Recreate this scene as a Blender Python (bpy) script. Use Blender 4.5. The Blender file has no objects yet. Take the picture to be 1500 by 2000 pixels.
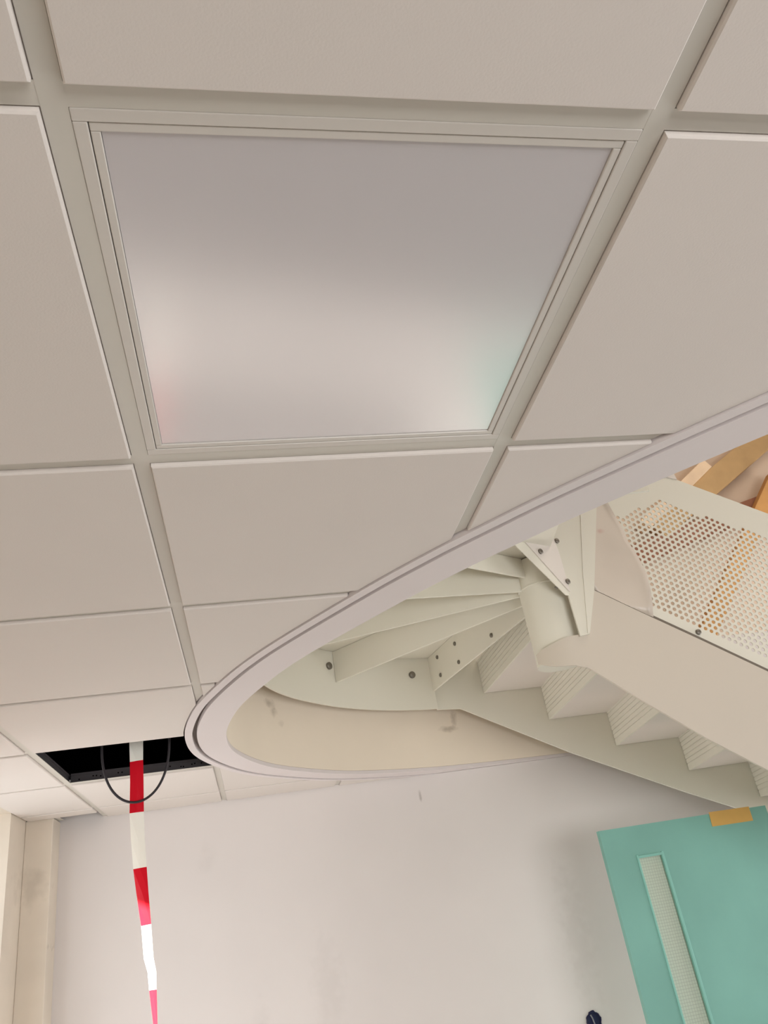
import bpy, bmesh, math, random
from mathutils import Vector, Matrix
random.seed(4)
S = bpy.context.scene
C = S.collection
H = 2.5                      # suspended ceiling height; coordinates below are given relative to it (z = 0 at the grid)

# ------------------------------------------------------------------ camera
cam = bpy.data.objects.new('camera', bpy.data.cameras.new('camera')); C.objects.link(cam)
S.camera = cam
cam.data.sensor_fit = 'VERTICAL'; cam.data.sensor_height = 36; cam.data.sensor_width = 27
cam.data.lens = 1491.14/2000*36
cam.data.clip_start = 0.02
pitch, roll, yaw = 0.48720, -0.16900, 0.22210
cy, sy, cp, sp, cr, sr = math.cos(yaw), math.sin(yaw), math.cos(pitch), math.sin(pitch), math.cos(roll), math.sin(roll)
fw = Vector((sy*cp, cy*cp, sp)); r0 = Vector((cy, -sy, 0)); u0 = r0.cross(fw)
rr = cr*r0+sr*u0; uu = -sr*r0+cr*u0
M = Matrix((( rr.x, uu.x, -fw.x, .1356), (rr.y, uu.y, -fw.y, -.4495), (rr.z, uu.z, -fw.z, -.6923+H), (0, 0, 0, 1)))
cam.matrix_world = M

# ------------------------------------------------------------------ world, lights, exposure
w = bpy.data.worlds.new('daylight'); S.world = w; w.use_nodes = True
bg = w.node_tree.nodes['Background']; bg.inputs[0].default_value = (.95, .98, 1.0, 1); bg.inputs[1].default_value = 1.6
def area(name, loc, target, sx, sy_, power, color):
    l = bpy.data.lights.new(name, 'AREA'); l.shape = 'RECTANGLE'; l.size = sx; l.size_y = sy_; l.energy = power; l.color = color
    o = bpy.data.objects.new(name, l); C.objects.link(o); o.location = (loc[0], loc[1], loc[2]+H)
    d = Vector(target)-Vector(loc); o.rotation_euler = d.to_track_quat('-Z', 'Y').to_euler(); return o
area('window_daylight', (5.6, 2.3, -1.3), (0.4, 3.1, -.7), 2.4, 1.6, 62, (.98, .98, 1))
area('front_fill', (2.4, -3.4, -1.2), (2.0, 3.9, -.9), 3.4, 1.6, 110, (.97, .985, 1))  # added fill from behind the camera, no window there
sun = bpy.data.objects.new('sun', bpy.data.lights.new('sun', 'SUN')); C.objects.link(sun)
sun.data.energy = 27; sun.data.angle = math.radians(1.5); sun.data.color = (1, .97, .93)
sun.rotation_euler = Vector((1, .17, -.49)).to_track_quat('-Z', 'Y').to_euler()
area('left_window_daylight', (-.80, 2.9, -1.3), (1.5, 2.6, -1.1), 1.0, 1.6, 4, (.98, .985, 1))
area('upstairs_added_warm_lamp', (3.2, 1.2, 2.6), (2.3, 3.2, .2), 2.0, 1.6, 20, (1, .93, .82))  # added warm lamp upstairs, source unseen
S.view_settings.view_transform = 'Standard'; S.view_settings.look = 'None'; S.view_settings.gamma = 1
S.view_settings.exposure = 0.5
S.view_settings.use_curve_mapping = False

# ------------------------------------------------------------------ materials
def lin(c):
    return tuple(((x/255)/12.92 if x/255 <= .04045 else ((x/255+.055)/1.055)**2.4) for x in c)
def mat(name, rgb, rough=.6, var=.03, scale=3.0, bump=0.0, bscale=200, spec=.4, metal=0.0, srgb=True):
    m = bpy.data.materials.new(name); m.use_nodes = True; nt = m.node_tree; b = nt.nodes['Principled BSDF']
    c = lin(rgb) if srgb else rgb
    b.inputs['Roughness'].default_value = rough; b.inputs['Metallic'].default_value = metal
    b.inputs['Specular IOR Level'].default_value = spec
    tc = nt.nodes.new('ShaderNodeTexCoord'); n = nt.nodes.new('ShaderNodeTexNoise'); n.inputs['Scale'].default_value = scale
    n.inputs['Detail'].default_value = 4
    nt.links.new(tc.outputs['Object'], n.inputs['Vector'])
    r = nt.nodes.new('ShaderNodeValToRGB'); r.color_ramp.elements[0].position = .3; r.color_ramp.elements[1].position = .7
    r.color_ramp.elements[0].color = tuple(x*(1-var) for x in c)+(1,); r.color_ramp.elements[1].color = tuple(min(1, x*(1+var)) for x in c)+(1,)
    nt.links.new(n.outputs['Fac'], r.inputs['Fac']); nt.links.new(r.outputs['Color'], b.inputs['Base Color'])
    if bump:
        n2 = nt.nodes.new('ShaderNodeTexNoise'); n2.inputs['Scale'].default_value = bscale; nt.links.new(tc.outputs['Object'], n2.inputs['Vector'])
        bp = nt.nodes.new('ShaderNodeBump'); bp.inputs['Strength'].default_value = bump; bp.inputs['Distance'].default_value = .002
        nt.links.new(n2.outputs['Fac'], bp.inputs['Height']); nt.links.new(bp.outputs['Normal'], b.inputs['Normal'])
    return m
def smudges(m, spots, dark):
    """dirt and other marks with a shape of their own: (centre, radii, strength) in object coordinates, ragged by noise"""
    nt = m.node_tree; b = nt.nodes['Principled BSDF']; L = nt.links
    col = b.inputs['Base Color'].links[0].from_socket
    tc = nt.nodes.new('ShaderNodeTexCoord')
    nz = nt.nodes.new('ShaderNodeTexNoise'); nz.inputs['Scale'].default_value = 22; nz.inputs['Detail'].default_value = 5
    L.new(tc.outputs['Object'], nz.inputs['Vector'])
    for (c, rad, k) in spots:
        mp = nt.nodes.new('ShaderNodeMapping'); mp.vector_type = 'POINT'
        mp.inputs['Scale'].default_value = tuple(1/x for x in rad); mp.inputs['Location'].default_value = tuple(-cc/x for cc, x in zip((c[0], c[1], c[2]+H), rad))
        L.new(tc.outputs['Object'], mp.inputs['Vector'])
        ln = nt.nodes.new('ShaderNodeVectorMath'); ln.operation = 'LENGTH'; L.new(mp.outputs['Vector'], ln.inputs[0])
        ad = nt.nodes.new('ShaderNodeMath'); ad.operation = 'MULTIPLY_ADD'; L.new(nz.outputs['Fac'], ad.inputs[0]); ad.inputs[1].default_value = 1.6
        L.new(ln.outputs['Value'], ad.inputs[2])
        mr = nt.nodes.new('ShaderNodeMapRange'); mr.inputs['From Min'].default_value = 1.0; mr.inputs['From Max'].default_value = 1.75
        mr.inputs['To Min'].default_value = k; mr.inputs['To Max'].default_value = 0; L.new(ad.outputs[0], mr.inputs['Value'])
        mx = nt.nodes.new('ShaderNodeMix'); mx.data_type = 'RGBA'; L.new(mr.outputs['Result'], mx.inputs['Factor'])
        L.new(col, mx.inputs['A']); mx.inputs['B'].default_value = lin(dark)+(1,); col = mx.outputs['Result']
    L.new(col, b.inputs['Base Color'])

TILE = mat('ceiling_tile_fibre', (217, 209, 202), .9, .015, 2.2, .08, 350, .2)
TEE = mat('tee_white_enamel', (205, 200, 190), .45, .01)
TEEWEB = mat('tee_black_steel', (66, 62, 64), .6, .08)
TRIM = mat('rim_white_paint', (218, 209, 207), .5, .012, 2)
LIN = mat('plaster_lining', (234, 221, 203), .7, .025, 2.5)
STEEL = mat('white_painted_steel', (230, 226, 212), .38, .015, 1.5)
STEEL3 = mat('white_painted_steel_dim', (212, 202, 188), .42, .012, 1.5)  # same white steel, darkened to take light off the near plate
STEEL2 = mat('white_primed_steel', (226, 218, 210), .42, .012, 1.5)
WALL = mat('grey_white_plaster', (218, 211, 207), .85, .035, 1.3)
WALLB = mat('beige_plaster', (216, 205, 190), .85, .06, 3.5)
PLEN = mat('plenum_black_unlit', (3, 3, 3), .95, .2, spec=.05)  # near-black carries the darkness of the unlit void
FRAME = mat('luminaire_white_frame', (208, 202, 194), .4, .005)
BOLT = mat('zinc_bolt', (128, 122, 112), .45, .1, 30, 0, 1, .5, .6)
TEAL = mat('teal_door_paint', (124, 178, 165), .55, .09, 2.2)
TEALB = mat('teal_bead_paint', (130, 188, 174), .5, .03)
MASK = mat('yellow_masking_tape', (212, 170, 92), .7, .05, 12)
RED = mat('tape_red', (216, 14, 38), .45, .02, spec=.15)
TWH = mat('tape_white', (252, 250, 240), .35, .01)
CAB = mat('black_cable_sheath', (42, 38, 42), .5, .05)
TIM = mat('timber_sunlit', (246, 216, 182), .7, .1, 5)  # sunlit side face of the tan beam, brightness put into the colour
TIMT = mat('timber_shade_tan', (200, 164, 116), .7, .1, 5)  # darker underside of that same beam, its shade kept in the colour
TIMD = mat('timber_shade_brown', (158, 108, 84), .7, .12, 5)  # shadow-side tone of the timber put into its colour
TIMO = mat('timber_orange', (214, 160, 98), .7, .1, 5)
UPW = mat('upstairs_plaster', (226, 204, 182), .85, .04, 2)
FLOOR = mat('screed_floor', (140, 134, 130), .8, .08, 2)
BLUE = mat('blue_socket_box', (14, 14, 58), .4, .1, 20)
WIRE = mat('grey_wire', (120, 122, 128), .5, .05)
smudges(LIN, [((.262, 3.155, .285), (.055, .06, .030), .5), ((.275, 3.17, .245), (.040, .05, .028), .45), ((.31, 3.215, .20), (.03, .05, .02), .25), ((1.30, 3.81, .255), (.026, .06, .055), .5), ((1.262, 3.805, .205), (.075, .06, .022), .5)], (150, 134, 112))
smudges(WALL, [((-.10, 3.9, -.28), (.06, .3, .09), .06), ((.45, 3.9, -.95), (.10, .3, .28), .09), ((1.05, 3.9, -.12), (.01, .3, .04), .5), ((1.75, 3.9, -.9), (.10, .3, .45), .10), ((.12, 3.9, -1.05), (.05, .3, .14), .08)], (138, 128, 118))  # faint darker wall marks, one tall patch left of the door
smudges(WALLB, [((-.80, 3.8, -.56), (.02, .2, .03), .7), ((-.9, 3.8, -.3), (.08, .3, .12), .2)], (110, 100, 88))

# luminaire diffuser: satin acrylic
DIFF = mat('opal_diffuser', (204, 199, 200), .18, .004, 2, 0, 1, .9)
DIFF.node_tree.nodes['Principled BSDF'].inputs['Coat Weight'].default_value = 1.0; DIFF.node_tree.nodes['Principled BSDF'].inputs['Coat IOR'].default_value = 2.1; DIFF.node_tree.nodes['Principled BSDF'].inputs['Coat Roughness'].default_value = .2
# wired glass of the door
GL = mat('wired_glass', (196, 206, 188), .35, .01, 3, 0, 1, .6)
nt = GL.node_tree; b = nt.nodes['Principled BSDF']; tc = nt.nodes.new('ShaderNodeTexCoord')
sep = nt.nodes.new('ShaderNodeSeparateXYZ'); nt.links.new(tc.outputs['Object'], sep.inputs[0])
vals = []
for ax in ('X', 'Z'):
    a = nt.nodes.new('ShaderNodeMath'); a.operation = 'MULTIPLY'; a.inputs[1].default_value = 1/.0125; nt.links.new(sep.outputs[ax], a.inputs[0])
    f = nt.nodes.new('ShaderNodeMath'); f.operation = 'FRACT'; nt.links.new(a.outputs[0], f.inputs[0])
    l = nt.nodes.new('ShaderNodeMath'); l.operation = 'LESS_THAN'; l.inputs[1].default_value = .14; nt.links.new(f.outputs[0], l.inputs[0]); vals.append(l)
mxx = nt.nodes.new('ShaderNodeMath'); mxx.operation = 'MAXIMUM'; nt.links.new(vals[0].outputs[0], mxx.inputs[0]); nt.links.new(vals[1].outputs[0], mxx.inputs[1])
mx = nt.nodes.new('ShaderNodeMix'); mx.data_type = 'RGBA'; mx.inputs['A'].default_value = lin((190, 202, 184))+(1,); mx.inputs['B'].default_value = lin((166, 178, 162))+(1,)
nt.links.new(mxx.outputs[0], mx.inputs['Factor']); nt.links.new(mx.outputs['Result'], b.inputs['Base Color'])
# clear glass of the left window
CG = bpy.data.materials.new('window_glass'); CG.use_nodes = True
cn = CG.node_tree; gl_ = cn.nodes.new('ShaderNodeBsdfGlossy'); gl_.inputs['Roughness'].default_value = .02; tr_ = cn.nodes.new('ShaderNodeBsdfTransparent'); mx_ = cn.nodes.new('ShaderNodeMixShader'); mx_.inputs[0].default_value = .06
cn.links.new(tr_.outputs[0], mx_.inputs[1]); cn.links.new(gl_.outputs[0], mx_.inputs[2]); cn.links.new(mx_.outputs[0], cn.nodes['Material Output'].inputs['Surface'])
# translucent film with a faint reddish print
FILM = mat('protective_film', (226, 214, 200), .3, .03, 4); smudges(FILM, [((1.640, 2.33, .665), (.030, .2, .028), .55), ((1.70, 2.33, .655), (.022, .2, .018), .35)], (196, 120, 112))
nt = FILM.node_tree; b = nt.nodes['Principled BSDF']; 
b.inputs['Roughness'].default_value = .3; b.inputs['Alpha'].default_value = .93

# ------------------------------------------------------------------ mesh helpers
def link(name, me, m, parent=None):
    o = bpy.data.objects.new(name, me); C.objects.link(o)
    for mm in (m if isinstance(m, (list, tuple)) else [m]): me.materials.append(mm)
    if parent: o.parent = parent; 
    return o
def mesh_from(vs, fs, name, m, parent=None, smooth=False, mi=None):
    me = bpy.data.meshes.new(name); me.from_pydata([(v[0], v[1], v[2]+H) for v in vs], [], fs); me.update()
    bm = bmesh.new(); bm.from_mesh(me); bmesh.ops.recalc_face_normals(bm, faces=bm.faces); bm.to_mesh(me); bm.free()
    if mi:
        for p, k in zip(me.polygons, mi): p.material_index = k
    o = link(name, me, m, parent)
    if smooth:
        for p in me.polygons: p.use_smooth = True
        me.set_sharp_from_angle(angle=math.radians(35))
    return o
def bevel(o, wd=.003, seg=2):
    md = o.modifiers.new('bevel', 'BEVEL'); md.width = wd; md.segments = seg; md.limit_method = 'ANGLE'; md.angle_limit = math.radians(40)
    return o
def box(a, b):
    (x0, y0, z0), (x1, y1, z1) = a, b
    return [(x0,y0,z0),(x1,y0,z0),(x1,y1,z0),(x0,y1,z0),(x0,y0,z1),(x1,y0,z1),(x1,y1,z1),(x0,y1,z1)], [(0,3,2,1),(4,5,6,7),(0,1,5,4),(1,2,6,5),(2,3,7,6),(3,0,4,7)]
def boxes(L):
    V, F = [], []
    for a, b in L:
        v, f = box(a, b); n = len(V); V += v; F += [tuple(i+n for i in q) for q in f]
    return V, F
def prism(poly, d):
    """planar polygon (3-D points) pushed along d"""
    n = len(poly); d = Vector(d); V = [Vector(p) for p in poly]+[Vector(p)+d for p in poly]
    F = [tuple(range(n)), tuple(range(2*n-1, n-1, -1))]+[(i, (i+1) % n, (i+1) % n+n, i+n) for i in range(n)]
    return V, F
def sheet(path, nrm, lo, hi, t):
    """curved vertical sheet: plan points path, outward plan normals nrm, z bounds lo/hi per point, thickness t"""
    V, F = [], []
    for (x, y), (nx, ny), a, b in zip(path, nrm, lo, hi):
        V += [(x, y, a), (x, y, b), (x+nx*t, y+ny*t, b), (x+nx*t, y+ny*t, a)]
    for i in range(len(path)-1):
        k = 4*i
        for q in range(4): F.append((k+q, k+(q+1) % 4, k+4+(q+1) % 4, k+4+q))
    F += [(0, 1, 2, 3), tuple(len(V)-4+i for i in (3, 2, 1, 0))]
    return V, F
def disc(c, n, r, t, seg=14, dome=0.3):
    n = Vector(n).normalized(); a = n.orthogonal().normalized(); b_ = n.cross(a); c = Vector(c); V = []
    for (rad, h) in ((r, 0), (r, t*.6), (r*.7, t*.6+t*dome), (r*.42, t)):
        V += [c+n*h+a*rad*math.cos(2*math.pi*i/seg)+b_*rad*math.sin(2*math.pi*i/seg) for i in range(seg)]
    F = [tuple(range(seg))]+[(k*seg+i, k*seg+(i+1) % seg, (k+1)*seg+(i+1) % seg, (k+1)*seg+i) for k in range(3) for i in range(seg)]+[tuple(range(3*seg, 4*seg))]
    return V, F
def tube(pts, r, seg=10):
    V, F = [], []; P = [Vector(p) for p in pts]; up = Vector((0, 1, 0))
    for i, p in enumerate(P):
        t = (P[min(i+1, len(P)-1)]-P[max(i-1, 0)]).normalized(); a = t.cross(up).normalized(); b_ = t.cross(a)
        V += [p+a*r*math.cos(2*math.pi*k/seg)+b_*r*math.sin(2*math.pi*k/seg) for k in range(seg)]
    for i in range(len(P)-1):
        F += [(i*seg+k, i*seg+(k+1) % seg, (i+1)*seg+(k+1) % seg, (i+1)*seg+k) for k in range(seg)]
    F += [tuple(range(seg)), tuple(range(len(V)-seg, len(V)))]
    return V, F
def tag(o, label=None, cat=None, group=None, kind=None):
    if label: o['label'] = label
    if cat: o['category'] = cat
    if group: o['group'] = group
    if kind: o['kind'] = kind
    return o
def struct(o): o['kind'] = 'structure'; return o
def empty(name, loc):
    o = bpy.data.objects.new(name, None); C.objects.link(o); o.location = (loc[0], loc[1], loc[2]+H); o.empty_display_size = .1; return o
def adopt(ch, par):
    """parent without moving: geometry is in world coordinates"""
    ch.parent = par; ch.matrix_parent_inverse = Matrix.Translation(-par.location); return ch
def cat_rom(P, n=8):
    out = []; Q = [P[0]]+list(P)+[P[-1]]
    for i in range(1, len(Q)-2):
        p0, p1, p2, p3 = map(Vector, (Q[i-1], Q[i], Q[i+1], Q[i+2]))
        for k in range(n):
            t = k/n; out.append(.5*((2*p1)+(-p0+p2)*t+(2*p0-5*p1+4*p2-p3)*t*t+(-p0+3*p1-3*p2+p3)*t**3))
    out.append(Vector(Q[-1])); return out
def offset(path, d):
    out = []
    for i, p in enumerate(path):
        t = (path[min(i+1, len(path)-1)]-path[max(i-1, 0)]).normalized(); out.append(p+Vector((-t.y, t.x))*d)
    return out

# ------------------------------------------------------------------ room shell
WY = 3.9; LX = -.945; RX = 6.0; FY = -3.6; ZF = -2.5
V, F = box((LX-.3, FY-.3, ZF-.15), (RX+.3, WY+.3, ZF)); struct(mesh_from(V, F, 'floor', FLOOR))
V, F = box((LX-.3, WY, ZF), (RX+.3, WY+.2, .6)); struct(mesh_from(V, F, 'wall_back', WALL))
V, F = boxes([((LX, WY-.02, .05), (1.4, WY, .42)), ((LX, 1.3, .05), (LX+.02, WY-.02, .42))]); struct(mesh_from(V, F, 'wall_void_shade', PLEN))  # added black boards that put the void's darkness into colour
# left wall: pier by the corner, the rest with a window opening
V, F = boxes([((LX-.3, 3.49, ZF), (LX, WY, .6)), ((LX-.3, FY, ZF), (LX, 2.35, .6)), ((LX-.3, 2.35, ZF), (LX, 3.49, -2.40)), ((LX-.3, 2.35, .0), (LX, 3.49, .6))])
struct(mesh_from(V, F, 'wall_left', WALLB))
V, F = box((LX, 3.745, ZF), (-.818, WY, -.004)); bx = mesh_from(V, F, 'wall_left_boxing', WALLB); struct(bevel(bx, .004))
V, F = box((LX-.3, FY-.3, ZF), (RX+.3, FY, .6)); struct(mesh_from(V, F, 'wall_front', WALLB))
V, F = boxes([((RX, FY, ZF), (RX+.3, 1.0, .6)), ((RX, 3.6, ZF), (RX+.3, WY, .6)), ((RX, 1.0, ZF), (RX+.3, 3.6, -2.2)), ((RX, 1.0, -.25), (RX+.3, 3.6, .6))])
struct(mesh_from(V, F, 'wall_right', WALL))
# left window
V, F = boxes([((LX-.26, 2.35, -2.4), (LX-.20, 2.40, 0)), ((LX-.26, 3.44, -2.4), (LX-.20, 3.49, 0)), ((LX-.26, 2.40, -2.4), (LX-.20, 3.44, -2.35)), ((LX-.26, 2.40, -.05), (LX-.20, 3.44, 0))])
w1 = struct(mesh_from(V, F, 'window_1', TEE))
V, F = box((LX-.235, 2.40, -2.35), (LX-.230, 3.44, -.05)); adopt(mesh_from(V, F, 'pane', CG), w1)

# ------------------------------------------------------------------ stairwell opening
inner_pts = [(2.9, -.35), (2.2, -.22), (1.62, .12), (1.125, .590), (.880, .838), (.757, .978), (.646, 1.114), (.517, 1.295), (.303, 1.633), (.182, 1.896),
             (.106, 2.132), (.064, 2.433), (.089, 2.747), (.214, 3.090), (.41, 3.355), (.689, 3.597), (1.133, 3.783), (1.585, 3.862), (1.988, 3.899)]
INN = cat_rom(inner_pts, 8)
def side_out(d): return offset(INN, -d if True else d)
# the opening lies to the left of the path direction; find the sign pointing away from its middle
mid = Vector((1.7, 2.3))
sgn = 1 if (offset(INN, .1)[60]-mid).length > (INN[60]-mid).length else -1
def outw(d): return [Vector((p.x, min(p.y, WY))) for p in offset(INN, sgn*d)]
def closed(path): return [Vector(p) for p in path]+[Vector((3.6, 3.96)), Vector((5.2, 3.96)), Vector((5.2, -.35))]
def band(d0, d1, z0, z1, name, m):
    A, B = outw(d0), outw(d1); V, F = [], []
    for a, b_ in zip(A, B): V += [(a.x, a.y, z0), (b_.x, b_.y, z0), (b_.x, b_.y, z1), (a.x, a.y, z1)]
    n = len(A)
    for i in range(n-1):
        k = 4*i
        for q in range(4): F.append((k+q, k+(q+1) % 4, k+4+(q+1) % 4, k+4+q))
    F += [(0, 1, 2, 3), tuple(4*n-4+i for i in (3, 2, 1, 0))]
    return mesh_from(V, F, name, m, smooth=True)
struct(bevel(band(0.0, .104, -.011, .006, 'trim_1', TRIM), .002))
struct(bevel(band(.120, .146, -.012, .02, 'trim_2', TRIM), .002))
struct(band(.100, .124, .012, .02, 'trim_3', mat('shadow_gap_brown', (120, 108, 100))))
struct(band(0.0, .012, .0065, .60, 'wall_stairwell_lining', LIN))

def cutter(d, z0=-.3, z1=1.2):
    P = closed(outw(d)); V, F = prism([(p.x, p.y, z0) for p in P], (0, 0, z1-z0))
    return mesh_from(V, F, 'cut', TILE)
def cut(o, c):
    md = o.modifiers.new('b', 'BOOLEAN'); md.operation = 'DIFFERENCE'; md.solver = 'EXACT'; md.object = c
    bpy.context.view_layer.update()
    me = bpy.data.meshes.new_from_object(o.evaluated_get(bpy.context.evaluated_depsgraph_get()))
    o.modifiers.clear(); o.data = me; return o
cu = cutter(.150); cus = cutter(.0125)

# structural slab above the void
V, F = box((LX, FY, .42), (RX, WY, .60)); s = mesh_from(V, F, 'ceiling', PLEN); struct(cut(s, cus))

# grid: main runners along y, cross tees along x (white cap, dark web), one object per line
tn = 4
def tee(a, b):
    (x0, y0), (x1, y1) = a, b
    prof = [(-.012, 0), (.012, 0), (.012, .0015), (.0015, .0015), (.0015, .030), (.005, .030), (.005, .038), (-.005, .038), (-.005, .030), (-.0015, .030), (-.0015, .0015), (-.012, .0015)]
    if x0 == x1: V, F = prism([(x0+a_, y0, z_-.0005) for a_, z_ in prof], (0, y1-y0, 0))
    else: V, F = prism([(x0, y0+a_, z_-.0003) for a_, z_ in prof], (x1-x0, 0, 0))
    return V, F, [1, 1, 0, 0, 0]+[1]*8+[0]
    if x0 == x1: L = [((x0-.012, y0, -.0005), (x0+.012, y1, .0015)), ((x0-.0015, y0, .0015), (x0+.0015, y1, .038)), ((x0-.005, y0, .03), (x0+.005, y1, .038))]
    else: L = [((x0, y0-.012, -.0003), (x1, y0+.012, .0015)), ((x0, y0-.0015, .0015), (x1, y0+.0015, .038)), ((x0, y0-.005, .03), (x1, y0+.005, .038))]
    V, F = boxes(L); return V, F, [0]*6+[1]*12
gx = [-.6, 0, .6, 1.2, 1.8]; gy = [-.6, 0, .6, 1.2, 1.8, 2.4, 3.0, 3.6]
for x in gx:
    V, F, mi = tee((x, -1.2), (x, WY-.001)); o = mesh_from(V, F, 'trim_%d' % tn, [TEE, TEEWEB], mi=mi); tn += 1; struct(cut(o, cu))
for y in gy:
    for (xa, xb) in ((LX, -.612), (-.588, -.012), (.012, .588), (.612, 1.188), (1.212, 1.788)):
        if xa > 1 and y > .5: continue
        if xa > .6 and y > .7 and y < 3.5: continue
        V, F, mi = tee((xa, y), (xb, y)); o = mesh_from(V, F, 'trim_%d' % tn, [TEE, TEEWEB], mi=mi); cut(o, cu)
        if len(o.data.vertices) == 0: bpy.data.objects.remove(o); continue
        tn += 1; struct(o)
V, F = [], []
for x in (-.555, -.50, -.487, -.47, -.455, -.40, -.385, -.345, -.19, -.145, -.135, -.10, -.088, -.06):
    v, f = disc((x, 2.9984, .016+.004*math.sin(x*60)), (0, -1, 0), .0032, .0004, 8); m_ = len(V); V += v; F += [tuple(i+m_ for i in q) for q in f]
struct(mesh_from(V, F, 'trim_60', PLEN))
# wall angle
V, F = boxes([((-.818, WY-.022, -.0004), (1.3, WY, .0016)), ((-.818, WY-.0015, .0016), (1.3, WY, .03))]); struct(cut(mesh_from(V, F, 'trim_%d' % tn, TEE), cu)); tn += 1
V, F = boxes([((LX, -1.2, -.0004), (LX+.022, 3.745, .0016)), ((LX, 3.723, -.0006), (-.818, 3.745, .0014)), ((-.840, 3.70, -.0002), (-.796, WY-.02, .0013))]); struct(mesh_from(V, F, 'trim_%d' % tn, TEE)); tn += 1
# plain remainder of the ceiling outside the view
V, F = boxes([((LX, FY, -.006), (RX, -1.2, .01)), ((1.8, -1.2, -.006), (RX, -.36, .01)), ((5.2, -.36, -.006), (RX, WY, .01))])
o = mesh_from(V, F, 'ceiling_outer', TILE); struct(cut(o, cu))

# tegular tiles
TL = {(-2, -1): None,
 (-1, -1): 'white ceiling tile in the upper left corner, diagonal to the light panel',
 (0, -1): 'large white ceiling tile above the light panel at the top of the picture',
 (1, -1): 'white ceiling tile in the upper right corner, diagonal to the light panel',
 (-1, 0): 'tall white ceiling tile at the left edge, directly left of the light panel',
 (1, 0): 'white ceiling tile directly right of the light panel, its corner cut by the rim',
 (-1, 1): 'white ceiling tile at the left edge, diagonally below left of the light panel',
 (0, 1): 'white ceiling tile directly below the light panel, its right corner cut by the curved rim',
 (1, 1): 'triangular white tile piece at the rim, below right of the light panel',
 (-1, 2): 'white ceiling tile at the left edge, second row below the light panel',
 (0, 2): 'tapered white tile piece beside the curved rim, second row below the light panel',
 (-1, 3): 'white ceiling tile on the near side of the open black ceiling bay',
 (0, 3): 'tiny white tile sliver at the leftmost bulge of the curved rim',
 (-2, 3): 'white ceiling tile piece at the left edge, above left of the open black ceiling bay',
 (-2, 4): 'white ceiling tile piece immediately left of the open black ceiling bay',
 (-1, 5): 'white ceiling tile just beyond the open black ceiling bay, behind the barrier tape',
 (-2, 5): 'white ceiling tile piece in the left corner above the plaster boxing',
 (0, 5): 'curved white tile piece between the stairwell rim and the back wall',
 (-1, 6): 'narrow cut ceiling tile strip along the back wall, behind the barrier tape',
 (-2, 6): 'narrow cut ceiling tile strip in the far left corner against the wall',
 (0, 6): 'narrow ceiling tile strip along the back wall, right of the tape',
 (1, 6): 'last thin ceiling tile strip wedged between the curved rim and the back wall',
 (1, 5): 'small white tile sliver between the lower rim and the narrow wall strips'}
tx = [LX, -.6, 0, .6, 1.2, 1.8]; ty = [-1.2, -.6, 0, .6, 1.2, 1.8, 2.4, 3.0, 3.6, WY]
for i in range(5):
    for j in range(len(ty)-1):
        ii, jj = i-1-1+0, j-2
        if (ii, jj) in ((0, 0), (-1, 4)): continue
        x0, x1, y0, y1 = tx[i], tx[i+1], ty[j], ty[j+1]
        e = .0135; a = x0+(e if i else .012); b_ = x1-e; c = y0+e; d = y1-(e if j < len(ty)-2 else .012)
        if ii == -2 and jj == 6: d = 3.735
        if b_ <= a or d <= c: continue
        z0 = -.0085; ch = .0022
        V = [(a+ch, c+ch, z0), (b_-ch, c+ch, z0), (b_-ch, d-ch, z0), (a+ch, d-ch, z0), (a, c, z0+ch), (b_, c, z0+ch), (b_, d, z0+ch), (a, d, z0+ch),
             (a, c, .0022), (b_, c, .0022), (b_, d, .0022), (a, d, .0022)]
        k = .009; V += [(a-k, c-k, .0022), (b_+k, c-k, .0022), (b_+k, d+k, .0022), (a-k, d+k, .0022), (a-k, c-k, .016), (b_+k, c-k, .016), (b_+k, d+k, .016), (a-k, d+k, .016)]
        F = [(3, 2, 1, 0)]
        for s0 in (0, 4, 8, 12): F += [(s0+q, s0+(q+1) % 4, s0+4+(q+1) % 4, s0+4+q) for q in range(4)]
        F += [(16, 17, 18, 19)]
        o = mesh_from(V, F, 'acoustic_tile', TILE)
        if x1 > -.2: cut(o, cu)
        if len(o.data.vertices) == 0: bpy.data.objects.remove(o); continue
        lab = TL.get((ii, jj))
        if lab is None: struct(o); o.name = 'ceiling_rest'
        else: tag(o, lab, 'ceiling tile', 'mineral ceiling tiles in the white grid', 'thing')

# ------------------------------------------------------------------ luminaire in its bay
lu = tag(empty('light_panel', (.3, .3, 0)), 'large square recessed light panel with satin white diffuser, switched off', 'light panel')
V, F = [], []
def ring(r0_, r1_, z0, z1):
    a, b_ = r0_, r1_
    return boxes([((.3-b_, .3-b_, z0), (.3+b_, .3-a, z1)), ((.3-b_, .3+a, z0), (.3+b_, .3+b_, z1)), ((.3-b_, .3-a, z0), (.3-a, .3+a, z1)), ((.3+a, .3-a, z0), (.3+b_, .3+a, z1))])
V, F = ring(.2742, .2878, -.0012, .004); adopt(bevel(mesh_from(V, F, 'frame', FRAME), .0012), lu)
V, F = ring(.2640, .2733, -.0002, .006); adopt(bevel(mesh_from(V, F, 'inner_frame', FRAME), .0012), lu)
V, F = ring(.2725, .2755, .0040, .0080); adopt(mesh_from(V, F, 'gap_strip', mat('gasket_grey', (172, 162, 154))), lu)
V, F = box((.3-.2635, .3-.2635, .0022), (.3+.2635, .3+.2635, .006)); adopt(mesh_from(V, F, 'diffuser', DIFF), lu)
V, F = box((.3-.28, .3-.28, .0082), (.3+.28, .3+.28, .03)); adopt(mesh_from(V, F, 'housing', TEEWEB), lu)

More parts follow.
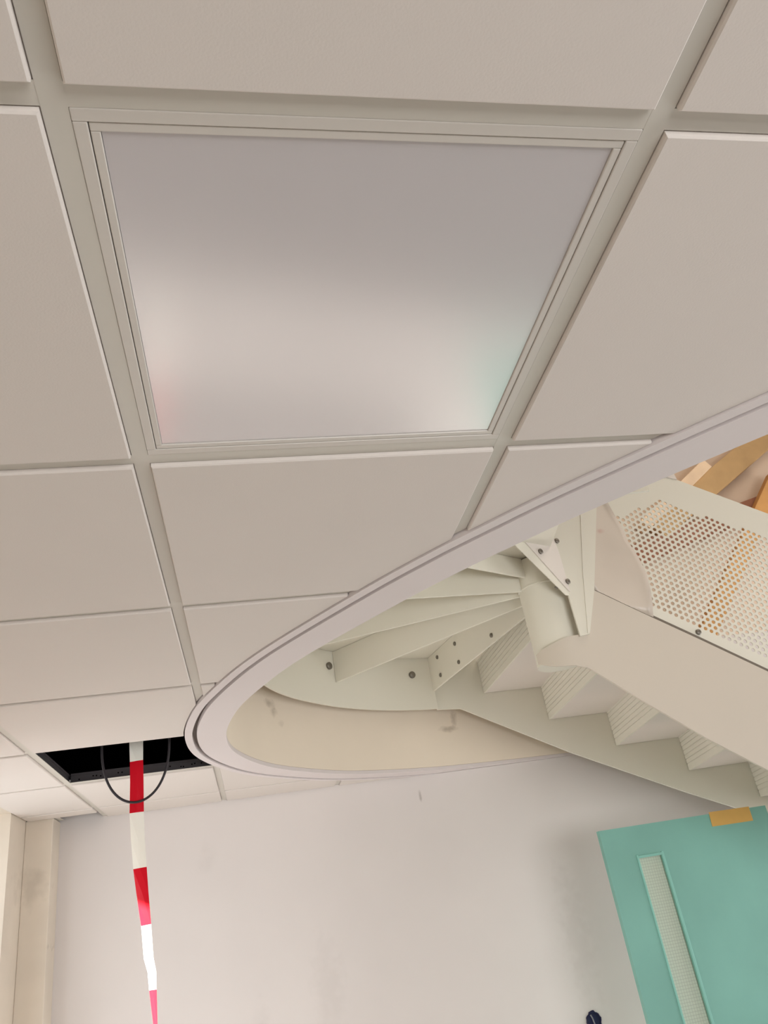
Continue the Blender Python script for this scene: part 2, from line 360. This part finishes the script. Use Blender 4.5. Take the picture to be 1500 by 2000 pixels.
# ------------------------------------------------------------------ staircase
CX, CY, RO = 1.42, 2.45, 1.25
st = tag(empty('staircase', (CX, CY, 0)), 'white steel staircase with perforated guard panel rising through the curved ceiling opening', 'staircase')
def part(V, F, name, m=STEEL, smooth=False, bev=0, parent=None):
    o = mesh_from(V, F, name, m, smooth=smooth); adopt(o, st) if parent is None else None
    if parent is not None:
        o.parent = parent
    if bev: bevel(o, bev)
    return o
# newel
seg = 48; NR = .1
V = [(CX+NR*math.cos(2*math.pi*i/seg), CY+NR*math.sin(2*math.pi*i/seg), z) for z in (.12, .575) for i in range(seg)]
F = [(i, (i+1) % seg, seg+(i+1) % seg, seg+i) for i in range(seg)]+[tuple(range(seg)), tuple(range(seg, 2*seg))]
newel = part(V, F, 'newel_post', STEEL, True)
V, F = [], []
for z, r_ in ((.448, .1005), (.450, .104), (.455, .104), (.457, .1005)):
    V += [(CX+r_*math.cos(2*math.pi*i/seg), CY+r_*math.sin(2*math.pi*i/seg), z) for i in range(seg)]
for k in range(3): F += [(k*seg+i, k*seg+(i+1) % seg, (k+1)*seg+(i+1) % seg, (k+1)*seg+i) for i in range(seg)]
part(V, F, 'collar', STEEL, True, parent=newel)
# outer stringer, curved part around the landing
n = 60; A0, A1 = math.radians(101), math.radians(262)
ang = [A0+(A1-A0)*i/n for i in range(n+1)]
nrm = [(math.cos(a), math.sin(a)) for a in ang]
def lowz(a):
    d = math.degrees(a); return .293 if d < 140 else .293-.0006*(d-140)
so = part(*sheet([(CX+RO*c, CY+RO*s_) for c, s_ in nrm], nrm, [lowz(a) for a in ang], [.80]*(n+1), .010), 'curved_stringer', STEEL, True)
# outer stringer along the wall
YW = 3.70
low = [(1.182, .294), (1.316, .284), (1.898, -.030), (2.18, -.165), (2.50, -.318), (2.73, -.42), (3.3, -.70), (3.7, -.87), (4.4, -.87)]
top = [(4.4, -.50), (3.75, -.50), (3.55, -.39), (1.62, .80), (1.182, .80)]
P = [(x, YW, z) for x, z in low+top]; V, F = prism(P, (0, .012, 0)); part(V, F, 'wall_stringer', STEEL)
# inner stringer: wraps the newel, then runs straight
RI = .115; YI = CY-RI
ia = [math.radians(d) for d in (200, 208, 216, 225, 235, 245, 255, 263, 270)]
path = [(CX+RI*math.cos(a), CY+RI*math.sin(a)) for a in ia]+[(x, YI) for x in (1.47, 1.5045, 1.5065, 1.56, 1.592, 1.645, 1.70, 1.797, 1.864, 1.985, 2.073, 2.225, 2.6, 3.2, 3.21, 4.4)]
nrm = [(math.cos(a), math.sin(a)) for a in ia]+[(0, -1)]*16
def lerp(T, x):
    for (a, b_), (c, d) in zip(T, T[1:]):
        if x <= c: return b_+(d-b_)*max(0, (x-a))/(c-a)
    return T[-1][1]
loT = [(1.30, .150), (1.312, .118), (1.33, .098), (1.36, .083), (1.42, .076), (1.47, .062), (1.645, -.085), (1.864, -.26), (2.073, -.408), (2.6, -.76), (3.2, -.87), (4.4, -.87)]
hiT = [(1.30, .152), (1.312, .158), (1.33, .168), (1.36, .178), (1.42, .196), (1.505, .200), (1.506, .385), (1.592, .381), (1.797, .246), (1.985, .125), (2.225, -.033), (2.6, -.285), (3.2, -.50), (4.4, -.50)]
part(*sheet(path, nrm, [lerp(loT, x) for x, y in path], [lerp(hiT, x) for x, y in path], .010), 'inner_stringer', STEEL3, True)
# treads and slotted risers of the straight flight: (outer x, inner x, level of tread underside at the riser foot)
LV = [(1.467, 1.455, .354), (1.811, 1.700, .165), (2.163, 1.955, -.022), (2.549, 2.235, -.205), (2.92, 2.53, -.395), (3.28, 2.83, -.585)]
def P3(xo, xi, t, z): return (xi+(xo-xi)*t, YI+(YW-YI)*t, z)
for k, (xo, xi, z) in enumerate(LV):
    zt = z+.19; t0 = .13 if k == 0 else .035
    # riser: solid lip at its foot then narrow slats
    V, F = [], []
    zs = [(z, z+.032)]+[(z+.036+q*.0235, z+.036+q*.0235+.0195) for q in range(6)]+[(z+.177, zt)]
    for a, b_ in zs:
        v, f = prism([P3(xo, xi, t0, a), P3(xo, xi, .998, a), P3(xo, xi, .998, b_), P3(xo, xi, t0, b_)], (.0035, 0, 0)); m_ = len(V); V += v; F += [tuple(i+m_ for i in q) for q in f]
    v, f = prism([P3(xo, xi, t0, z), P3(xo, xi, .998, z), P3(xo, xi, .998, zt), P3(xo, xi, t0, zt)], (.008, 0, 0)); v = [Vector(p)+Vector((.0035, 0, 0)) for p in v]
    m_ = len(V); V += v; F += [tuple(i+m_ for i in q) for q in f]
    part(V, F, 'riser', STEEL)
    if k+1 < len(LV):
        xo2, xi2, z2 = LV[k+1]
        V, F = prism([P3(xo+.012, xi+.012, t0, z), P3(xo+.012, xi+.012, .998, z), P3(xo2, xi2, .998, z), P3(xo2, xi2, .035, z)], (0, 0, .035)); part(V, F, 'tread', STEEL2)
V, F = box((3.29, YI+.012, -.60), (4.4, YW-.002, -.56)); part(V, F, 'lower_landing_plate', STEEL)
for y in (YI+.05, YW-.06):
    V, F = box((4.28, y-.04, -2.5), (4.36, y+.04, -.602)); part(V, F, 'landing_post', STEEL)
# landing plate over radial ribs
P = [(CX+.06*math.cos(a), CY+.06*math.sin(a), .582) for a in (math.radians(100), math.radians(262))]
la = [math.radians(262-162*i/40) for i in range(41)]
P = [(CX+.05, CY+.02, .582)]+[(1.467, YW-.002, .582)]+[(CX+(RO-.002)*math.cos(a), CY+(RO-.002)*math.sin(a), .582) for a in reversed(la)]
V, F = prism(P, (0, 0, .012)); part(V, F, 'landing_plate', STEEL)
def rib(deg, z0, z1, r0_, r1_, name='landing_rib', t=.010, m=STEEL):
    a = math.radians(deg); c, s_ = math.cos(a), math.sin(a)
    P = [(CX+r0_*c, CY+r0_*s_, z0), (CX+r1_*c, CY+r1_*s_, z0), (CX+r1_*c, CY+r1_*s_, z1), (CX+r0_*c, CY+r0_*s_, z1)]
    V, F = prism(P, (-s_*t, c*t, 0)); o = part(V, F, name, m, bev=.0015); return o, (c, s_)
def bolt(c, n_, parent, r_=.011, t=.009):
    V, F = disc(c, n_, r_, t); o = part(V, F, 'bolt', BOLT, True, parent=parent); return o
# first cross rib under the landing: fitted to the seam of the wall stringer
def rib2(p_out, p_in, z0, z1, t=.010):
    d = Vector((p_in[0]-p_out[0], p_in[1]-p_out[1], 0)).normalized(); nn = Vector((d.y, -d.x, 0))
    V, F = prism([(p_out[0], p_out[1], z0), (p_in[0], p_in[1], z0), (p_in[0], p_in[1], z1), (p_out[0], p_out[1], z1)], nn*t); return part(V, F, 'landing_rib', STEEL, bev=.0015), d, nn
def cyl(deg, r_=RO-.003): a = math.radians(deg); return (CX+r_*math.cos(a), CY+r_*math.sin(a))
r1b, d1, n1 = rib2((1.182, 3.682), (1.395, 2.545), .392, .581)
r2b, d2, n2 = rib2(cyl(130.5), (1.36, 2.53), .418, .581)
ribs = [r1b, r2b]
for deg, z in ((155.5, .442), (184, .446), (208.5, .492)):
    a = math.radians(deg); r_, d_, n_ = rib2(cyl(deg), (CX+.098*math.cos(a), CY+.098*math.sin(a)), z, .581); ribs.append(r_)
def on_rib1(x, z):
    t = (x-1.182)/(1.395-1.182); return Vector((x, 3.682+(2.545-3.682)*t, z))
CAMP = Vector((.1356, -.4495, -.6923))
def face_n(nn, p): return nn if (CAMP-Vector(p)).dot(nn) > 0 else -nn
for bt in ((1.208, 3.545, .542), (1.208, 3.545, .440), (1.252, 3.308, .532), (1.253, 3.304, .430), (1.325, 2.919, .428)):
    p_ = Vector(bt); nn = face_n(n1, p_); bolt(p_+nn*(.0 if nn.dot(n1) < 0 else .010), nn, r1b)
for (x, y, z) in ((.562, 3.378, .500), (1.058, 3.653, .487)):
    nn = Vector((CX-x, CY-y, 0)).normalized(); a = math.atan2(-nn.y, -nn.x); c0 = Vector((CX+(RO-.001)*math.cos(a), CY+(RO-.001)*math.sin(a), z)); bolt(c0, nn, so, .019, .016)
# bright rib in front of the newel with its flange
def bracket():
    a = math.radians(234); c, s_ = math.cos(a), math.sin(a)
    return a, c, s_
# post plate rising beside the newel (leans outwards as it climbs)
PY = 2.313
V, F = prism([(1.466, PY, .366), (1.467, PY, .188), (1.510, PY, .194), (1.582, PY, .374), (1.716, PY, .782), (1.83, PY, 1.12), (1.40, PY, 1.12), (1.40, PY, .75)], (0, .010, 0)); pp = part(V, F, 'post_plate', STEEL, bev=.001)
V, F = prism([(1.501, PY, .196), (1.510, PY, .196), (1.582, PY, .374), (1.716, PY, .782), (1.83, PY, 1.12), (1.74, PY, 1.12), (1.636, PY, .782), (1.556, PY, .46)], (0, -.003, 0)); part(V, F, 'folded_edge', STEEL, parent=pp)
# bright triangular bracket seen in front of it
BY = 2.20
ba = math.radians(205); bd = Vector((math.cos(ba), math.sin(ba), 0)); bn = Vector((-math.sin(ba), math.cos(ba), 0)); bn = bn if bn.y < 0 else -bn
V, F = prism([(1.293, 2.235, .594), (1.153, 2.170, .719), (1.446, 2.307, .846), (1.462, 2.314, .688), (1.494, 2.329, .380), (1.473, 2.319, .378)], bn*.008); br = part(V, F, 'bracket', STEEL2, bev=.001)
V, F = prism([(1.240, 2.211, .574), (1.099, 2.145, .702), (1.153, 2.170, .719), (1.293, 2.235, .594), (1.494, 2.329, .380), (1.473, 2.319, .364), (1.450, 2.309, .364)], bn*.004); part(V, F, 'flange', STEEL, parent=br, bev=.001)
for q in ((1.479, 2.322, .615), (1.370, 2.271, .548), (1.475, 2.320, .425)): bolt(Vector(q)+bn*.008, bn, br, .012, .009)
for q in ((1.292, 2.235, .545), (1.420, 2.296, .402)): bolt(Vector(q)-bn*.004, Vector((0, 0, -1)), br, .008, .010)

# perforated guard panel
GY = 2.352
outline = [(1.50, .452), (1.592, .392), (1.797, .257), (1.985, .136), (2.225, -.022), (2.6, -.27), (3.2, -.67), (3.2, .465), (2.70, .705), (2.565, .756), (2.36, .826), (2.124, .930), (2.02, .965), (1.62, 1.20), (1.5, 1.25)]
holes = [(1.80, .72), (2.045, .800), (2.15, .738), (2.40, .625), (2.56, .552), (3.1, .29), (3.1, -.53), (2.25, .02), (1.995, .185), (1.86, .285), (1.78, .35), (1.75, .55)]
def inside(p, P):
    r_ = False
    for i in range(len(P)):
        (x1, y1), (x2, y2) = P[i], P[i-1]
        if (y1 > p[1]) != (y2 > p[1]) and p[0] < (x2-x1)*(p[1]-y1)/(y2-y1)+x1: r_ = not r_
    return r_
def seg_d(p, P):
    best = 9
    for i in range(len(P)):
        a, b_ = Vector(P[i]), Vector(P[i-1]); ab = b_-a; t = max(0, min(1, (Vector(p)-a).dot(ab)/ab.length_squared)); best = min(best, (a+ab*t-Vector(p)).length)
    return best
pit = .0262; th = math.radians(27.5)
e1 = Vector((math.cos(th), math.sin(th)))*pit; e2 = Vector((math.cos(th+math.pi/3), math.sin(th+math.pi/3)))*pit
hx = [Vector((math.cos(th+math.pi/6+k*math.pi/3), math.sin(th+math.pi/6+k*math.pi/3)))*pit/math.sqrt(3) for k in range(6)]
bm = bmesh.new(); vc = {}
def gv(p):
    k = (round(p.x, 4), round(p.y, 4))
    if k not in vc: vc[k] = bm.verts.new((p.x, GY, p.y+H))
    return vc[k]
o0 = Vector((1.853, .514)); hr = .0083
for a in range(-90, 90):
    for b_ in range(-90, 90):
        c = o0+e1*a+e2*b_
        if not (1.44 < c.x < 3.25 and -.75 < c.y < 1.3): continue
        if not (inside(c, outline) or seg_d(c, outline) < pit): continue
        hv = [gv(c+h_) for h_ in hx]
        if inside(c, holes):
            ho = [bm.verts.new((c.x+hr*math.cos(th+math.pi/6+q*math.pi/6), GY, c.y+hr*math.sin(th+math.pi/6+q*math.pi/6)+H)) for q in range(12)]
            for k in range(6):
                k2 = (k+1) % 6; bm.faces.new((hv[k], hv[k2], ho[(2*k+2) % 12], ho[2*k+1], ho[2*k]))
        else: bm.faces.new(hv)
# trim to the outline (its lower and upper edges are near straight: cut with planes)
def plane_cut(p, q):
    """keep the side to the left of p->q"""
    d = Vector((q[0]-p[0], 0, q[1]-p[1])).normalized(); nn = Vector((d.z, 0, -d.x))
    bmesh.ops.bisect_plane(bm, geom=bm.verts[:]+bm.edges[:]+bm.faces[:], plane_co=(p[0], GY, p[1]+H), plane_no=nn, clear_outer=True)
plane_cut((1.592, .392), (2.225, -.022)); plane_cut((2.80, .655), (2.02, .972)); plane_cut((3.2, -1), (3.2, 1)); plane_cut((1.5, 1), (1.5, 0)); plane_cut((2.06, .960), (1.5, 1.26))
bm.normal_update(); me = bpy.data.meshes.new('guard_panel'); bm.to_mesh(me); bm.free()
gp = link('guard_panel', me, STEEL); adopt(gp, st); md = gp.modifiers.new('t', 'SOLIDIFY'); md.thickness = .003; md.offset = 0
V, F = prism([(1.53, GY-.009, 0.421), (1.592, GY-.009, 0.388), (1.797, GY-.009, 0.253), (1.985, GY-.009, 0.132), (2.225, GY-.009, -0.026), (3.1, GY-.009, -0.607), (3.1, GY-.009, -0.587), (2.225, GY-.009, -0.007), (1.985, GY-.009, 0.151), (1.797, GY-.009, 0.272), (1.592, GY-.009, 0.407), (1.53, GY-.009, 0.443)], (0, .007, 0)); part(V, F, 'gap_strip', mat('seam_shade_taupe', (118, 108, 96)), parent=gp)  # dark strip stands in for the shaded gap along the seam
V, F = prism([(2.075, GY-.005, .93), (2.17, GY-.005, .90), (2.165, GY-.005, .945), (2.145, GY-.005, .985), (2.082, GY-.005, .968)], (0, .02, 0)); part(V, F, 'joint_lug', STEEL2, parent=gp)
for x, z in ((2.003, .165), (2.47, -.145)): bolt(Vector((x, GY-.0015, z)), (0, -1, 0), gp, .012, .010)

# ------------------------------------------------------------------ protective film hanging from the guard
fl = [(1.60, .96), (1.72, .90), (1.775, .80), (1.795, .72), (1.812, .66), (1.815, .60), (1.835, .52), (1.845, .44), (1.838, .36), (1.828, .30), (1.815, .235)]
V, F = [], []; cols = 14
for r_, (xe, z) in enumerate(fl):
    for c_ in range(cols+1):
        t = c_/cols; x = 1.56+(xe-1.56)*t
        zb = max(z, lerp(hiT, x)+.008)
        y = GY-.010-.010*t-.006*math.sin(t*9+z*13)*t
        if t > .93: y -= .006
        V.append((x, min(y, GY-.019), zb))
for r_ in range(len(fl)-1):
    for c_ in range(cols):
        k = r_*(cols+1)+c_; F.append((k, k+1, k+cols+2, k+cols+1))
fo = mesh_from(V, F, 'protective_film', FILM, smooth=True); md = fo.modifiers.new('t', 'SOLIDIFY'); md.thickness = .0006
tag(fo, 'loose whitish protective film hanging over the left side of the perforated guard', 'plastic film')

# ------------------------------------------------------------------ upstairs
V, F = box((-1.2, WY, .6), (6.5, WY+.15, 3.2)); struct(mesh_from(V, F, 'wall_upper_back', UPW))
V, F = box((-1.2, -3.9, 3.2), (6.5, WY+.15, 3.35)); struct(mesh_from(V, F, 'ceiling_upper', UPW))
V, F = box((-1.35, -3.9, .6), (-1.2, WY+.15, 3.35)); struct(mesh_from(V, F, 'wall_upper_left', UPW))
V, F = box((6.5, -3.9, .6), (6.65, WY+.15, 3.35)); struct(mesh_from(V, F, 'wall_upper_right', UPW))
V, F = box((-1.35, -4.05, .6), (6.65, -3.9, 3.35)); struct(mesh_from(V, F, 'wall_upper_front', UPW))
def beam(p, q, wid, dep, name, m, label, Y=3.78):
    p, q = Vector((p[0], Y, p[1])), Vector((q[0], Y, q[1])); d = (q-p).normalized(); s_ = Vector((-d.z, 0, d.x))*wid/2
    V, F = prism([p-s_, q-s_, q+s_, p+s_], (0, dep, 0)); o = bevel(mesh_from(V, F, name, m), .003); tag(o, label, 'timber beam', 'roof timbers upstairs'); return o
beam((2.86, 1.385), (3.50, 1.838), .080, .11, 'timber_beam', TIM, 'sunlit timber face, painted pale, slanting up behind the top of the guard panel')
beam((2.95, 1.355), (4.6, 2.37), .165, .09, 'timber_beam', TIMT, 'long tan shaded timber beam with its pale sunlit face alongside, upstairs', 3.80)
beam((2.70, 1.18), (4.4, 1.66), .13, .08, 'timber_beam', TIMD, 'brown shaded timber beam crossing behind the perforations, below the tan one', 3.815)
beam((2.985, .565), (3.98, 1.68), .105, .07, 'timber_beam', TIMO, 'orange timber strut leaning behind the lower right perforations of the guard', 3.74)

# ------------------------------------------------------------------ teal door leaf standing under the flight
DY = 3.30
dr = tag(empty('door_leaf', (2.24, DY, ZF)), 'teal door leaf with a narrow wired glass strip, standing below the stairs', 'door')
def dpart(V, F, name, m, bev=0, parent=None):
    o = mesh_from(V, F, name, m); o.parent = parent or dr; o.matrix_parent_inverse = Matrix.Translation(-dr.location)
    if bev: bevel(o, bev)
    return o
X0, X1, ZT, ZB = 1.757, 2.66, -.465, ZF
gx0, gx1, gz0, gz1 = 1.918, 2.040, -1.75, -.606
V, F = boxes([((X0, DY, ZB), (gx0, DY+.030, ZT)), ((gx1, DY, ZB), (X1, DY+.030, ZT)), ((gx0, DY, gz1), (gx1, DY+.030, ZT)), ((gx0, DY, ZB), (gx1, DY+.030, gz0))])
dpart(V, F, 'leaf', TEAL, .0)
V, F = box((gx0, DY+.016, gz0), (gx1, DY+.024, gz1)); dpart(V, F, 'glass_strip', GL)
V, F = boxes([((gx0-.008, DY-.004, gz0-.010), (gx0+.002, DY+.012, gz1+.014)), ((gx1-.002, DY-.004, gz0-.010), (gx1+.011, DY+.012, gz1+.014)), ((gx0, DY-.004, gz1-.002), (gx1, DY+.012, gz1+.010)), ((gx0, DY-.004, gz0-.010), (gx1, DY+.012, gz0+.002))])
dpart(V, F, 'glazing_bead', TEALB, .002)
V, F = prism([(2.347, DY-.0015, -.457), (2.569, DY-.0015, -.459), (2.567, DY-.0015, -.525), (2.342, DY-.0015, -.523)], (0, .001, 0))
o = mesh_from(V, F, 'masking_tape', MASK); tag(o, 'piece of yellow tape stuck on the top edge of the teal door', 'tape')

# ------------------------------------------------------------------ socket box on the wall
sb = tag(empty('socket_box', (1.735, WY, -1.27)), 'round dark blue electrical box with a wire, on the wall left of the door', 'electrical box')
def spart(V, F, name, m, smooth=True):
    o = mesh_from(V, F, name, m, smooth=smooth); o.parent = sb; o.matrix_parent_inverse = Matrix.Translation(-sb.location); return o
V, F = [], []
sg = 28
def rg(i, r_): return r_*(1+.05*math.sin(i*2.3)+.04*math.sin(i*1.1))
for (r_, y) in ((.040, -.002), (.037, -.006), (.034, -.006), (.031, -.001)):
    V += [(1.735+rg(i, r_)*math.cos(2*math.pi*i/sg), WY+y, -1.275+1.12*rg(i, r_)*math.sin(2*math.pi*i/sg)) for i in range(sg)]
for k in range(3): F += [(k*sg+i, k*sg+(i+1) % sg, (k+1)*sg+(i+1) % sg, (k+1)*sg+i) for i in range(sg)]
F += [tuple(range(3*sg, 4*sg))]
spart(V, F, 'box_body', BLUE)
V, F = tube([(1.722, WY-.008, -1.245), (1.726, WY-.014, -1.26), (1.731, WY-.016, -1.29), (1.74, WY-.016, -1.33), (1.745, WY-.01, -1.36)], .0035); spart(V, F, 'loose_wire', WIRE)

# ------------------------------------------------------------------ barrier tape and cable hanging from the open bay
cl = [(-.276, 2.62, .41), (-.276, 2.60, .12), (-.2745, 2.6, .04), (-.2735, 2.6, -.028), (-.272, 2.6, -.10), (-.272, 2.6, -.211), (-.268, 2.6, -.30), (-.2605, 2.6, -.398), (-.252, 2.6, -.48), (-.240, 2.6, -.580), (-.232, 2.6, -.68), (-.222, 2.6, -.72), (-.219, 2.6, -.773), (-.212, 2.6, -.87), (-.200, 2.6, -1.05), (-.19, 2.61, -1.35), (-.17, 2.62, -1.8), (-.16, 2.66, -2.49)]
wd = [.050, .050, .050, .049, .049, .050, .049, .0475, .043, .0365, .035, .0315, .028, .018, .014, .018, .03, .05]
cols_ = [1, 1, 1, 0, 0, 1, 1, 0, 0, 1, 1, 1, 0, 0, 1, 0, 1]
V, F, mi = [], [], []
for k, ((x, y, z), wv) in enumerate(zip(cl, wd)):
    ca = min(1, wv/.050); sa = math.sqrt(max(0, 1-ca*ca))
    V += [(x-.025*ca, y+.025*sa, z), (x, y-.0015-.004*sa, z), (x+.025*ca, y-.025*sa, z)]
for k in range(len(cl)-1):
    a = 3*k; F += [(a, a+1, a+4, a+3), (a+1, a+2, a+5, a+4)]; mi += [0 if cols_[k] == 0 else 1]*2
o = mesh_from(V, F, 'barrier_tape', [RED, TWH]); 
for p, k in zip(o.data.polygons, mi): p.material_index = k
md = o.modifiers.new('t', 'SOLIDIFY'); md.thickness = .0005
tag(o, 'red and white striped barrier tape hanging from the open ceiling bay', 'barrier tape')
pts = []
for k in range(41):
    a = math.pi*k/40; pts.append((-.270-.121*math.cos(a), 2.555+.01*math.sin(a), .045-.226*math.sin(a)**.80))
pts = [(-.395, 2.56, .41), (-.393, 2.56, .2)]+pts+[(-.147, 2.56, .2), (-.145, 2.56, .41)]
V, F = tube(pts, .0045, 10); o = mesh_from(V, F, 'hanging_cable', CAB, smooth=True); tag(o, 'thin black cable looping from the open ceiling bay in front of the tape', 'cable')

for c in (cu, cus): bpy.data.objects.remove(c)
